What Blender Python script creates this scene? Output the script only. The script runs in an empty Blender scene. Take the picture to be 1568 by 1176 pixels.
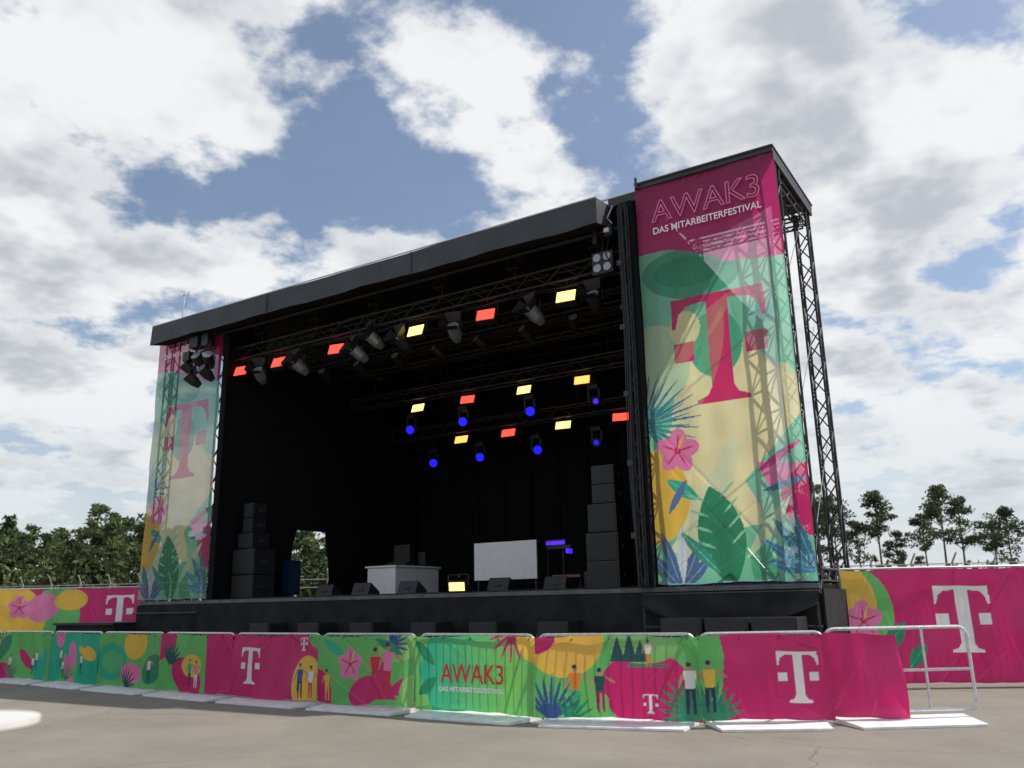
import bpy, math, random
import numpy as np
from mathutils import Vector, Matrix
random.seed(7); rng=np.random.default_rng(7)
sc=bpy.context.scene
sc.view_settings.view_transform='Standard'
sc.view_settings.look='None'
sc.view_settings.exposure=0
COL=sc.collection

# ------------------------------------------------------------ camera
pit=math.radians(14.5); rol=math.radians(1.08); yw=math.radians(32)
hd=Vector((-math.sin(yw),math.cos(yw),0)); R0=Vector((math.cos(yw),math.sin(yw),0))
F=hd*math.cos(pit)+Vector((0,0,math.sin(pit))); U0=R0.cross(F)
R=R0*math.cos(rol)-U0*math.sin(rol); U=U0*math.cos(rol)+R0*math.sin(rol)
cd=bpy.data.cameras.new("camera"); cam=bpy.data.objects.new("camera",cd); COL.objects.link(cam)
M=Matrix((( R.x,U.x,-F.x,0),(R.y,U.y,-F.y,-14.5),(R.z,U.z,-F.z,1.5),(0,0,0,1)))
cam.matrix_world=M
cd.sensor_width=36; cd.lens=30.0; cd.clip_start=0.1; cd.clip_end=6000
cd.dof.use_dof=True; cd.dof.focus_distance=15.5; cd.dof.aperture_fstop=1.3
sc.camera=cam

# ------------------------------------------------------------ helpers
def lin(c):
    return tuple((v/255/12.92 if v/255<=0.04045 else ((v/255+0.055)/1.055)**2.4) for v in c)
def mat(name,col,rough=0.6,metal=0,emit=None,es=0,noise=0,nscale=8,spec=0.5,bump=0,bscale=60):
    m=bpy.data.materials.new(name); m.use_nodes=True; nt=m.node_tree; b=nt.nodes["Principled BSDF"]
    b.inputs["Base Color"].default_value=(*col,1); b.inputs["Roughness"].default_value=rough
    b.inputs["Metallic"].default_value=metal; b.inputs["Specular IOR Level"].default_value=spec
    if emit: 
        b.inputs["Emission Color"].default_value=(*emit,1); b.inputs["Emission Strength"].default_value=es
    if noise or bump:
        tc=nt.nodes.new("ShaderNodeTexCoord")
        n=nt.nodes.new("ShaderNodeTexNoise"); n.inputs["Scale"].default_value=nscale; n.inputs["Detail"].default_value=3
        nt.links.new(tc.outputs["Object"],n.inputs["Vector"])
    if noise:
        mr=nt.nodes.new("ShaderNodeMapRange"); mr.inputs[1].default_value=0.3; mr.inputs[2].default_value=0.7
        mr.inputs[3].default_value=1-noise; mr.inputs[4].default_value=1+noise
        nt.links.new(n.outputs["Fac"],mr.inputs[0])
        vm=nt.nodes.new("ShaderNodeVectorMath"); vm.operation='SCALE'; vm.inputs[0].default_value=col
        nt.links.new(mr.outputs[0],vm.inputs["Scale"]); nt.links.new(vm.outputs[0],b.inputs["Base Color"])
    if bump:
        n2=nt.nodes.new("ShaderNodeTexNoise"); n2.inputs["Scale"].default_value=bscale; n2.inputs["Detail"].default_value=3
        nt.links.new(tc.outputs["Object"],n2.inputs["Vector"])
        bp=nt.nodes.new("ShaderNodeBump"); bp.inputs["Strength"].default_value=bump; bp.inputs["Distance"].default_value=0.03
        nt.links.new(n2.outputs["Fac"],bp.inputs["Height"]); nt.links.new(bp.outputs[0],b.inputs["Normal"])
    return m

M_cloth=mat("black_stage_cloth",(0.009,0.009,0.010),0.95,spec=.15)
M_skirt=mat("black_skirt_cloth",(0.020,0.021,0.023),0.85,noise=.35,nscale=2.5,spec=.2,bump=.5,bscale=4)
M_truss=mat("dark_truss",(0.045,0.045,0.05),0.5,metal=.3)
M_trin=mat("truss_painted_shade",(0.011,0.011,0.012),0.6)  # darker copy of the truss colour, stage interior shade put into it
M_steel=mat("galvanised_steel",(0.6,0.61,0.63),0.38,metal=.6,noise=.15,nscale=20)
M_alu=mat("aluminium_plate",(0.78,0.79,0.80),0.5,metal=.1,noise=.15,nscale=6)
M_tarp=mat("grey_roof_tarp",(0.034,0.038,0.046),0.55,noise=.25,nscale=1.5,bump=.3,bscale=2.5)
M_blk=mat("black_plastic",(0.014,0.014,0.015),0.5)
M_grille=mat("speaker_grille",(0.020,0.020,0.022),0.65,noise=.3,nscale=40)
M_white=mat("white_panel",(0.78,0.78,0.78),0.5,noise=.05)
M_table=mat("table_top",(0.60,0.585,0.56),0.45,noise=.08,nscale=5)
M_blue=mat("blue_case",(0.008,0.025,0.08),0.5)
M_silver=mat("lamp_can_silver",(0.30,0.31,0.33),0.35,metal=.6)
M_lens=mat("lamp_lens",(0.3,0.33,0.36),0.15,metal=.3)
M_lensblue=mat("lamp_lens_blue",(0.08,0.25,0.45),0.15,metal=.3)
M_wood=mat("deck_edge",(0.10,0.105,0.11),0.6,noise=.3,nscale=4)
M_conc=mat("concrete_block",(0.32,0.31,0.29),0.9,noise=.25,nscale=9)
M_red=mat("lamp_red_lit",(0.4,0.02,0.02),0.5,emit=(1.0,0.055,0.035),es=2.6)
M_amber=mat("lamp_amber_lit",(0.5,0.35,0.1),0.5,emit=(1.0,0.60,0.17),es=2.8)
M_orange=mat("lamp_orange_lit",(0.5,0.3,0.1),0.5,emit=(1.0,0.33,0.07),es=2.6)
M_bluel=mat("lamp_blue_lit",(0.02,0.02,0.4),0.5,emit=(0.012,0.008,1.0),es=1.2)
M_violet=mat("lamp_violet_lit",(0.1,0.02,0.4),0.5,emit=(0.09,0.015,1.0),es=1.1)

class MB:
    def __init__(s): s.v=[];s.f=[];s.m=[];s.mats=[]
    def mi(s,m):
        if m not in s.mats: s.mats.append(m)
        return s.mats.index(m)
    def poly(s,pts,m):
        b=len(s.v); s.v+= [tuple(p) for p in pts]; s.f.append(tuple(range(b,b+len(pts)))); s.m.append(s.mi(m))
    def hexa(s,c8,m):
        b=len(s.v); s.v+=[tuple(p) for p in c8]; k=s.mi(m)
        for f in ((0,3,2,1),(4,5,6,7),(0,1,5,4),(1,2,6,5),(2,3,7,6),(3,0,4,7)):
            s.f.append(tuple(b+i for i in f)); s.m.append(k)
    def box(s,x0,x1,y0,y1,z0,z1,m,T=None):
        c=[(x0,y0,z0),(x1,y0,z0),(x1,y1,z0),(x0,y1,z0),(x0,y0,z1),(x1,y0,z1),(x1,y1,z1),(x0,y1,z1)]
        if T is not None: c=[T@Vector(p) for p in c]
        s.hexa(c,m)
    def tube(s,p,q,r,m,n=6,r2=None,cap=True):
        p=Vector(p);q=Vector(q);d=(q-p)
        if d.length<1e-6:return
        d.normalize(); a=d.orthogonal().normalized(); c=d.cross(a); b=len(s.v); k=s.mi(m)
        if r2 is None:r2=r
        for (o,rr) in ((p,r),(q,r2)):
            for i in range(n):
                t=2*math.pi*i/n; w=o+a*(math.cos(t)*rr)+c*(math.sin(t)*rr); s.v.append(tuple(w))
        for i in range(n):
            j=(i+1)%n; s.f.append((b+i,b+j,b+n+j,b+n+i)); s.m.append(k)
        if cap:
            s.f.append(tuple(b+n-1-i for i in range(n))); s.m.append(k)
            s.f.append(tuple(b+n+i for i in range(n))); s.m.append(k)
    def path(s,pts,r,m,n=8):
        for a,b in zip(pts[:-1],pts[1:]): s.tube(a,b,r,m,n)
    def truss(s,p,q,w,m,r=.025,seg=None,up=Vector((0,0,1)),r2=None):
        p=Vector(p);q=Vector(q);d=q-p;L=d.length;d.normalize()
        if abs(d.dot(up))>.9: up=Vector((0,1,0))
        a=d.cross(up).normalized(); c=a.cross(d).normalized(); h=w/2
        cs=[a*h+c*h,-a*h+c*h,-a*h-c*h,a*h-c*h]
        for o in cs: s.tube(p+o,q+o,r,m,6)
        n=seg or max(2,int(L/w/1.2)); r2=r2 or r*.55
        for i in range(n):
            t0=L*i/n;t1=L*(i+1)/n
            for k in range(4):
                A=cs[k];B=cs[(k+1)%4]
                if (i+k)%2:A,B=B,A
                s.tube(p+d*t0+A,p+d*t1+B,r2,m,5,cap=False)
        for k in range(4):
            s.tube(p+cs[k],p+cs[(k+1)%4],r2,m,5); s.tube(q+cs[k],q+cs[(k+1)%4],r2,m,5)
    def obj(s,name,parent=None,smooth=False,bevel=0):
        me=bpy.data.meshes.new(name); me.from_pydata(s.v,[],s.f); 
        for m in s.mats: me.materials.append(m)
        me.polygons.foreach_set("material_index",s.m)
        if smooth: me.polygons.foreach_set("use_smooth",[True]*len(s.f))
        me.update(); o=bpy.data.objects.new(name,me); COL.objects.link(o)
        if parent: o.parent=parent
        if bevel:
            b=o.modifiers.new("bevel",'BEVEL'); b.width=bevel; b.segments=2
        return o
def empty(name):
    e=bpy.data.objects.new(name,None); COL.objects.link(e); e.empty_display_size=.5; return e

# ------------------------------------------------------------ world
w=bpy.data.worlds.new("World"); sc.world=w; w.use_nodes=True; nt=w.node_tree
for n in list(nt.nodes): nt.nodes.remove(n)
N=nt.nodes.new; Lk=nt.links.new
SUN_AZ=51.0; SUN_EL=50.0     # degrees clockwise from +Y
out=N("ShaderNodeOutputWorld"); 
sky=N("ShaderNodeTexSky"); sky.sky_type='NISHITA'; sky.sun_disc=False
sky.sun_elevation=math.radians(SUN_EL); sky.sun_rotation=math.radians(SUN_AZ)
sky.air_density=1.0; sky.dust_density=1.2; sky.ozone_density=1.4
bg=N("ShaderNodeBackground"); bg.inputs[1].default_value=0.125; Lk(sky.outputs[0],bg.inputs[0])
tc=N("ShaderNodeTexCoord"); sep=N("ShaderNodeSeparateXYZ"); 
nrm=N("ShaderNodeVectorMath"); nrm.operation='NORMALIZE'; Lk(tc.outputs["Generated"],nrm.inputs[0]); Lk(nrm.outputs[0],sep.inputs[0])
def math_(op,a,b=None,c=None,clamp=False):
    n=N("ShaderNodeMath"); n.operation=op; n.use_clamp=clamp
    for i,v in enumerate((a,b,c)):
        if v is None: continue
        if isinstance(v,(int,float)): n.inputs[i].default_value=v
        else: Lk(v,n.inputs[i])
    return n.outputs[0]
def mrange(v,a,b,c=0,d=1,smooth=True):
    n=N("ShaderNodeMapRange"); n.interpolation_type='SMOOTHSTEP' if smooth else 'LINEAR'
    Lk(v,n.inputs[0]); n.inputs[1].default_value=a;n.inputs[2].default_value=b;n.inputs[3].default_value=c;n.inputs[4].default_value=d
    return n.outputs[0]
zz=math_('ADD',math_('MAXIMUM',sep.outputs[2],0.0),0.22)
px=math_('DIVIDE',sep.outputs[0],zz); py=math_('DIVIDE',sep.outputs[1],zz)
cmb=N("ShaderNodeCombineXYZ"); Lk(px,cmb.inputs[0]); Lk(py,cmb.inputs[1])
def noise(vec,scale,detail,rough):
    n=N("ShaderNodeTexNoise"); n.noise_dimensions='2D'; n.inputs["Scale"].default_value=scale; n.inputs["Detail"].default_value=detail
    n.inputs["Roughness"].default_value=rough; Lk(vec,n.inputs["Vector"]); return n.outputs["Fac"]
n1=math_('MULTIPLY_ADD',noise(cmb.outputs[0],3.4,7,.60),1.75,-.375)
# cloud banks and blue gaps: (azimuth from +Y, elevation, radius deg, weight)
blobs=[(-60,32,11,.24),(-52,35,7,.2),(-62,19,9,.24),(-37,36,6,.22),(-31,33,4.5,.22),(-18,31,8,.22),
(-8,30,8,.22),(-2.5,25,8,.24),(-43,22.5,6,.22),(-33,23,5,.20),(-9,17,9,.18),
(-46.5,34,4.5,-.34),(-45,29,4.5,-.32),(-37,29,5.5,-.32),(-24.8,33.5,4.5,-.28),(-59,26,3.4,-.30),(-54,27.2,4,-.28),(-2.5,20.5,3.8,-.34),(-1,31.5,3,-.2)]
acc=None
for az,el,r,wt in blobs:
    a=math.radians(az);e=math.radians(el)
    d=N("ShaderNodeVectorMath"); d.operation='DOT_PRODUCT'; Lk(nrm.outputs[0],d.inputs[0])
    d.inputs[1].default_value=(math.sin(a)*math.cos(e),math.cos(a)*math.cos(e),math.sin(e))
    v=mrange(d.outputs["Value"],math.cos(math.radians(r*1.35)),1.0,0,wt)
    acc=v if acc is None else math_('ADD',acc,v)
low=mrange(sep.outputs[2],.12,.42,.17,0)
dens=math_('ADD',math_('ADD',n1,acc),low)
cov=mrange(dens,.40,.66)
core=mrange(dens,.60,1.02)
n2=noise(cmb.outputs[0],2.8,4,.62)
shade=math_('MULTIPLY',mrange(n2,.40,.64),math_('ADD',math_('MULTIPLY',core,.65),.35))
mix=N("ShaderNodeMix"); mix.data_type='RGBA'; Lk(shade,mix.inputs[0])
mix.inputs[6].default_value=(.92,.93,.935,1); mix.inputs[7].default_value=(.52,.55,.60,1)
hz=mrange(sep.outputs[2],.0,.28,.9,0)
mix2=N("ShaderNodeMix"); mix2.data_type='RGBA'; Lk(math_('MULTIPLY',hz,.75),mix2.inputs[0]); Lk(mix.outputs[2],mix2.inputs[6]); mix2.inputs[7].default_value=(.60,.67,.725,1)
bgc=N("ShaderNodeBackground"); Lk(mix2.outputs[2],bgc.inputs[0]); bgc.inputs[1].default_value=1.0
ms=N("ShaderNodeMixShader"); Lk(math_('MAXIMUM',math_('MULTIPLY_ADD',cov,.89,.07),hz),ms.inputs[0]); Lk(bg.outputs[0],ms.inputs[1]); Lk(bgc.outputs[0],ms.inputs[2]); Lk(ms.outputs[0],out.inputs[0])

sl=bpy.data.lights.new("sun",'SUN'); so=bpy.data.objects.new("sun",sl); COL.objects.link(so)
sl.energy=4.9; sl.angle=math.radians(.8); sl.color=(1,.95,.87)
a=math.radians(SUN_AZ);e=math.radians(SUN_EL)
sd=Vector((math.sin(a)*math.cos(e),math.cos(a)*math.cos(e),math.sin(e)))
so.rotation_euler=sd.to_track_quat('Z','Y').to_euler(); so.location=(10,10,30)

# ------------------------------------------------------------ ground
def sheet(name,pts,z,m):
    b=MB(); b.poly([(x,y,z) for x,y in pts],m); return b.obj(name)
gm=bpy.data.materials.new("asphalt_ground"); gm.use_nodes=True; g=gm.node_tree; B=g.nodes["Principled BSDF"]
tcg=g.nodes.new("ShaderNodeTexCoord")
def gn(scale,detail,rough=.6):
    n=g.nodes.new("ShaderNodeTexNoise"); n.inputs["Scale"].default_value=scale; n.inputs["Detail"].default_value=detail; n.inputs["Roughness"].default_value=rough
    g.links.new(tcg.outputs["Object"],n.inputs["Vector"]); return n.outputs["Fac"]
def gmix(a,b,fac,lo,hi):
    mr=g.nodes.new("ShaderNodeMapRange"); g.links.new(fac,mr.inputs[0]); mr.inputs[1].default_value=lo; mr.inputs[2].default_value=hi
    mx=g.nodes.new("ShaderNodeMix"); mx.data_type='RGBA'; g.links.new(mr.outputs[0],mx.inputs[0])
    for i,v in ((6,a),(7,b)):
        if isinstance(v,tuple): mx.inputs[i].default_value=(*v,1)
        else: g.links.new(v,mx.inputs[i])
    return mx.outputs[2]
c1=gmix((.178,.160,.134),(.238,.215,.182),gn(.55,6,.68),.34,.66)
c2=gmix(c1,(.12,.112,.10),gn(45,3,.8),.52,.78)
c2=gmix(c2,(.33,.31,.275),gn(75,2,.8),.60,.80)
c2=gmix(c2,(.13,.12,.105),gn(1.6,4,.7),.62,.80)
vor=g.nodes.new("ShaderNodeTexVoronoi"); vor.feature='DISTANCE_TO_EDGE'; vor.inputs["Scale"].default_value=.13
ns=g.nodes.new("ShaderNodeTexNoise"); ns.inputs["Scale"].default_value=.5; ns.inputs["Detail"].default_value=3; g.links.new(tcg.outputs["Object"],ns.inputs["Vector"])
va=g.nodes.new("ShaderNodeVectorMath"); va.operation='MULTIPLY_ADD'; va.inputs[1].default_value=(1.5,1.5,0); g.links.new(ns.outputs["Color"],va.inputs[0]); g.links.new(tcg.outputs["Object"],va.inputs[2]); g.links.new(va.outputs[0],vor.inputs["Vector"])
c3=gmix((.10,.093,.083),c2,vor.outputs["Distance"],.0,.0018)
g.links.new(c3,B.inputs["Base Color"]); B.inputs["Roughness"].default_value=.9
bp=g.nodes.new("ShaderNodeBump"); bp.inputs["Strength"].default_value=.5; bp.inputs["Distance"].default_value=.012
g.links.new(gn(50,3,.7),bp.inputs["Height"]); g.links.new(bp.outputs[0],B.inputs["Normal"])
sheet("ground",[(-2500,-2500),(2500,-2500),(2500,2500),(-2500,2500)],0,gm)
M_grass=mat("grass",(0.07,0.085,0.035),0.95,noise=.4,nscale=.6)
sheet("grass",[(-2400,34),(2400,60),(2400,2400),(-2400,2400)],0.004,M_grass)
sheet("grass",[(-2400,-300),(-48,-60),(-44,33.5),(-2400,33.5)],0.004,M_grass)

# ------------------------------------------------------------ banner painting
C_mag=lin((218,24,116)); C_mag2=lin((184,22,100)); C_yel=lin((250,204,76)); C_grn=lin((108,202,108)); C_teal=lin((34,190,152))
C_mint=lin((136,220,184)); C_cream=lin((252,242,186)); C_pink=lin((248,136,188)); C_dgr=lin((36,148,110)); C_wht=lin((250,248,248))
C_blue=lin((58,88,152)); C_sky=lin((140,204,222)); C_red=lin((224,30,62)); C_org=lin((244,138,44)); C_navy=lin((30,44,90)); C_skin=lin((206,146,116)); C_dark=lin((20,84,88))
class Art:
    def __init__(s,S,T,base): s.S=S;s.Q=T;s.c=np.empty(S.shape+(3,));s.c[:]=base
    def put(s,m,col,al=1.0):
        s.c[m]=col if al>=1 else s.c[m]*(1-al)+np.array(col)*al
    def ell(s,x,y,rx,ry,col,rot=0,al=1.0):
        c,n=math.cos(rot),math.sin(rot); dx=s.S-x;dy=s.Q-y
        s.put(((dx*c+dy*n)/rx)**2+((-dx*n+dy*c)/ry)**2<1,col,al)
    def poly(s,pts,col,al=1.0):
        m=np.zeros(s.S.shape,bool); n=len(pts)
        for i in range(n):
            x0,y0=pts[i];x1,y1=pts[(i+1)%n]
            if y0==y1: continue
            m^=((y0>s.Q)!=(y1>s.Q))&(s.S<(x1-x0)*(s.Q-y0)/(y1-y0)+x0)
        s.put(m,col,al)
    def rect(s,x0,x1,y0,y1,col): s.c[(s.S>=x0)&(s.S<x1)&(s.Q>=y0)&(s.Q<y1)]=col
    def leaf(s,x,y,ang,L,wd,col,vein=None,al=1.0):
        c,n=math.cos(ang),math.sin(ang)
        t=((s.S-x)*c+(s.Q-y)*n)/L; o=(-(s.S-x)*n+(s.Q-y)*c)
        m=(t>0)&(t<1)&(np.abs(o)<wd*np.sin(np.pi*np.clip(t,0,1))**.8)
        s.put(m,col,al)
        if vein is not None: s.c[m&(np.abs(o)<wd*.07)]=vein
    def fern(s,x,y,ang,L,col,n=9,wd=.03,spread=1.9):
        for i in range(n):
            a=ang+(i/(n-1)-.5)*spread
            s.leaf(x,y,a,L*(1-.25*abs(i/(n-1)-.5)),wd,col)
    def monstera(s,x,y,ang,L,wd,col,bgc):
        s.leaf(x,y,ang,L,wd,col)
        c,n=math.cos(ang),math.sin(ang)
        for k in range(1,5):
            t=.2+.16*k
            bx=x+c*L*t;by=y+n*L*t
            for sg in (-1,1): s.leaf(bx+math.cos(ang+sg*1.2)*wd*.35,by+math.sin(ang+sg*1.2)*wd*.35,ang+sg*1.0,wd*.9,wd*.06,bgc)
    def flower(s,x,y,r,col,mid,rot=0.3):
        for i in range(5):
            a=rot+i*2*math.pi/5
            s.ell(x+math.cos(a)*r*.5,y+math.sin(a)*r*.5,r*.52,r*.40,col,a)
        for i in range(5):
            a=rot+i*2*math.pi/5
            s.leaf(x,y,a,r*.8,r*.045,mid)
        s.ell(x,y,r*.16,r*.16,mid); s.leaf(x,y,rot+.9,r*.9,r*.06,C_yel)
    def logo(s,x,y,H,col,al=1.0):
        h=[(-.10,.43),(-.15,.43),(-.28,.415),(-.36,.35),(-.395,.22),(-.43,.22),(-.42,.5)]
        f=[(-.24,-.5),(-.24,-.465),(-.14,-.43),(-.10,-.36)]
        L=f+h; Rr=[(-a,b) for a,b in reversed(L)]
        s.poly([(x+a*H,y+b*H) for a,b in L+Rr],col,al)
        for sg in (-1,1):
            a0,a1=sorted((sg*.23*H,sg*.42*H)); s.rect(x+a0,x+a1,y-.10*H,y+.08*H,col)
    def person(s,x,y,h,shirt,pants,skin=None):
        skin=skin or C_skin
        s.poly([(x-.09*h,y),(x-.04*h,y),(x-.01*h,y+.42*h),(x+.02*h,y+.42*h),(x+.05*h,y),(x+.10*h,y),(x+.10*h,y+.5*h),(x-.10*h,y+.5*h)],pants)
        s.poly([(x-.09*h,y+.46*h),(x+.09*h,y+.46*h),(x+.13*h,y+.80*h),(x-.13*h,y+.80*h)],shirt)
        s.leaf(x-.12*h,y+.80*h,-1.9,.36*h,.03*h,skin); s.leaf(x+.12*h,y+.80*h,-.6,.30*h,.03*h,skin)
        s.ell(x,y+.88*h,.05*h,.075*h,skin); s.ell(x-.01*h,y+.93*h,.055*h,.045*h,C_navy)

def bmat(name,transp,transl,rough=.4):
    m=bpy.data.materials.new(name); m.use_nodes=True; t=m.node_tree
    for n in list(t.nodes): t.nodes.remove(n)
    o=t.nodes.new("ShaderNodeOutputMaterial"); at=t.nodes.new("ShaderNodeAttribute"); at.attribute_name="art"
    tcb=t.nodes.new("ShaderNodeTexCoord"); nn=t.nodes.new("ShaderNodeTexNoise"); nn.inputs["Scale"].default_value=1.7; nn.inputs["Detail"].default_value=3
    t.links.new(tcb.outputs["Object"],nn.inputs["Vector"])
    mr=t.nodes.new("ShaderNodeMapRange"); mr.inputs[1].default_value=.3; mr.inputs[2].default_value=.7; mr.inputs[3].default_value=.88; mr.inputs[4].default_value=1.03
    t.links.new(nn.outputs["Fac"],mr.inputs[0])
    sc_=t.nodes.new("ShaderNodeVectorMath"); sc_.operation='SCALE'; t.links.new(at.outputs["Color"],sc_.inputs[0]); t.links.new(mr.outputs[0],sc_.inputs["Scale"])
    d=t.nodes.new("ShaderNodeBsdfDiffuse"); tr=t.nodes.new("ShaderNodeBsdfTranslucent"); gl=t.nodes.new("ShaderNodeBsdfGlossy"); gl.inputs["Roughness"].default_value=rough
    tp=t.nodes.new("ShaderNodeBsdfTransparent")
    t.links.new(sc_.outputs[0],d.inputs["Color"]); t.links.new(sc_.outputs[0],tr.inputs["Color"])
    m1=t.nodes.new("ShaderNodeMixShader"); m1.inputs[0].default_value=transl; t.links.new(d.outputs[0],m1.inputs[1]); t.links.new(tr.outputs[0],m1.inputs[2])
    m2=t.nodes.new("ShaderNodeMixShader"); m2.inputs[0].default_value=.05; t.links.new(m1.outputs[0],m2.inputs[1]); t.links.new(gl.outputs[0],m2.inputs[2])
    m3=t.nodes.new("ShaderNodeMixShader"); m3.inputs[0].default_value=transp; t.links.new(m2.outputs[0],m3.inputs[1]); t.links.new(tp.outputs[0],m3.inputs[2])
    t.links.new(m3.outputs[0],o.inputs[0]); return m
M_mesh=bmat("mesh_banner_fabric",.20,.66)
M_vinyl=bmat("vinyl_banner",.0,.42,.33)

def banner(name,p0,p1,z0,z1,res,paint,material,amp=.012,seed=0,parent=None,edge=.01,crease=1.0):
    p0=Vector((*p0,0));p1=Vector((*p1,0));d=p1-p0;Wd=d.length;d.normalize();nrm_=Vector((d.y,-d.x,0))
    H=z1-z0; nx=max(2,int(Wd/res));nz=max(2,int(H/res))
    s=np.linspace(0,Wd,nx+1);t=np.linspace(0,H,nz+1);S,T=np.meshgrid(s,t)
    A=paint(S,T,Wd,H); col=A.c
    r=np.random.default_rng(seed); disp=np.zeros_like(S)
    for k in range(9):
        th=r.uniform(0,2*math.pi) if k<4 else r.choice([0.25,-.25,.1])+r.normal(0,.15)
        fr=r.uniform(1.5,5) if k<4 else r.uniform(4,13)
        ph=r.uniform(0,6.28); wv=np.sin((S*math.cos(th)+T*math.sin(th))*fr+ph+1.2*np.sin(T*r.uniform(.8,2.5)+ph))
        disp+=wv*amp*(1.0 if k<4 else .45)
    # tension creases running from the eyelets
    for k in range(int(Wd*3*crease)+2):
        cx=round(r.uniform(0,Wd)*2)/2;cz=H if r.random()<.6 else 0; th=r.normal(0,.7)
        dd=(S-cx)-(T-cz)*math.tan(max(-1.3,min(1.3,th)))*(-1 if cz else 1); fall=np.exp(-np.abs(T-cz)/(H*r.uniform(.15,.5)))
        disp+=amp*r.uniform(.8,2.0)*np.exp(-(dd/r.uniform(.02,.045))**2)*fall*(1 if r.random()<.6 else -1)
    ez=np.sin(S*3.1+seed)*edge+np.abs(np.sin(S*math.pi/0.5))*edge*-.8
    Zc=z0+T+ez*np.where(T>H/2,(T/H-.5)*2,(.5-T/H)*2)
    Pp=np.empty(S.shape+(3,)); 
    Pp[...,0]=p0.x+d.x*S+nrm_.x*disp; Pp[...,1]=p0.y+d.y*S+nrm_.y*disp; Pp[...,2]=Zc
    V=Pp.reshape(-1,3); nV=V.shape[0]
    i,j=np.meshgrid(np.arange(nx),np.arange(nz)); a=(j*(nx+1)+i).ravel()
    Fq=np.stack([a,a+1,a+nx+2,a+nx+1],1)
    me=bpy.data.meshes.new(name); me.vertices.add(nV); me.vertices.foreach_set("co",V.ravel().astype(np.float32))
    me.loops.add(Fq.size); me.loops.foreach_set("vertex_index",Fq.ravel().astype(np.int32))
    me.polygons.add(len(Fq)); me.polygons.foreach_set("loop_start",np.arange(0,Fq.size,4,dtype=np.int32)); me.polygons.foreach_set("loop_total",np.full(len(Fq),4,dtype=np.int32))
    me.polygons.foreach_set("use_smooth",np.ones(len(Fq),bool))
    me.update(calc_edges=True); ca=me.color_attributes.new("art",'FLOAT_COLOR','POINT')
    cc=np.ones((nV,4),np.float32); cc[:,:3]=col.reshape(-1,3); ca.data.foreach_set("color",cc.ravel())
    me.materials.append(material); o=bpy.data.objects.new(name,me); COL.objects.link(o)
    if parent:o.parent=parent
    return o,d,nrm_
def text(name,body,p,d,nv,size,width,m,parent,outline=False,off=.03,align='LEFT'):
    cu=bpy.data.curves.new(name,'FONT'); cu.body=body; cu.size=size; cu.align_x=align
    if outline: cu.fill_mode='NONE'; cu.bevel_depth=.011; cu.bevel_resolution=1
    else: cu.extrude=.002; cu.offset=.002
    o=bpy.data.objects.new(name,cu); COL.objects.link(o)
    bpy.context.view_layer.update()
    sx=width/max(o.dimensions.x,.01)
    up=Vector((0,0,1)); q=Vector(p)+nv*off
    o.matrix_world=Matrix(((d.x*sx,up.x,nv.x,q.x),(d.y*sx,up.y,nv.y,q.y),(d.z*sx,up.z,nv.z,q.z),(0,0,0,1)))
    cu.materials.append(m); o.parent=parent; return o
M_txtw=mat("print_white",lin((250,235,242)),.5); M_txtr=mat("print_red",C_red,.5); M_txtp=mat("print_pale_pink",lin((236,130,180)),.5)

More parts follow.
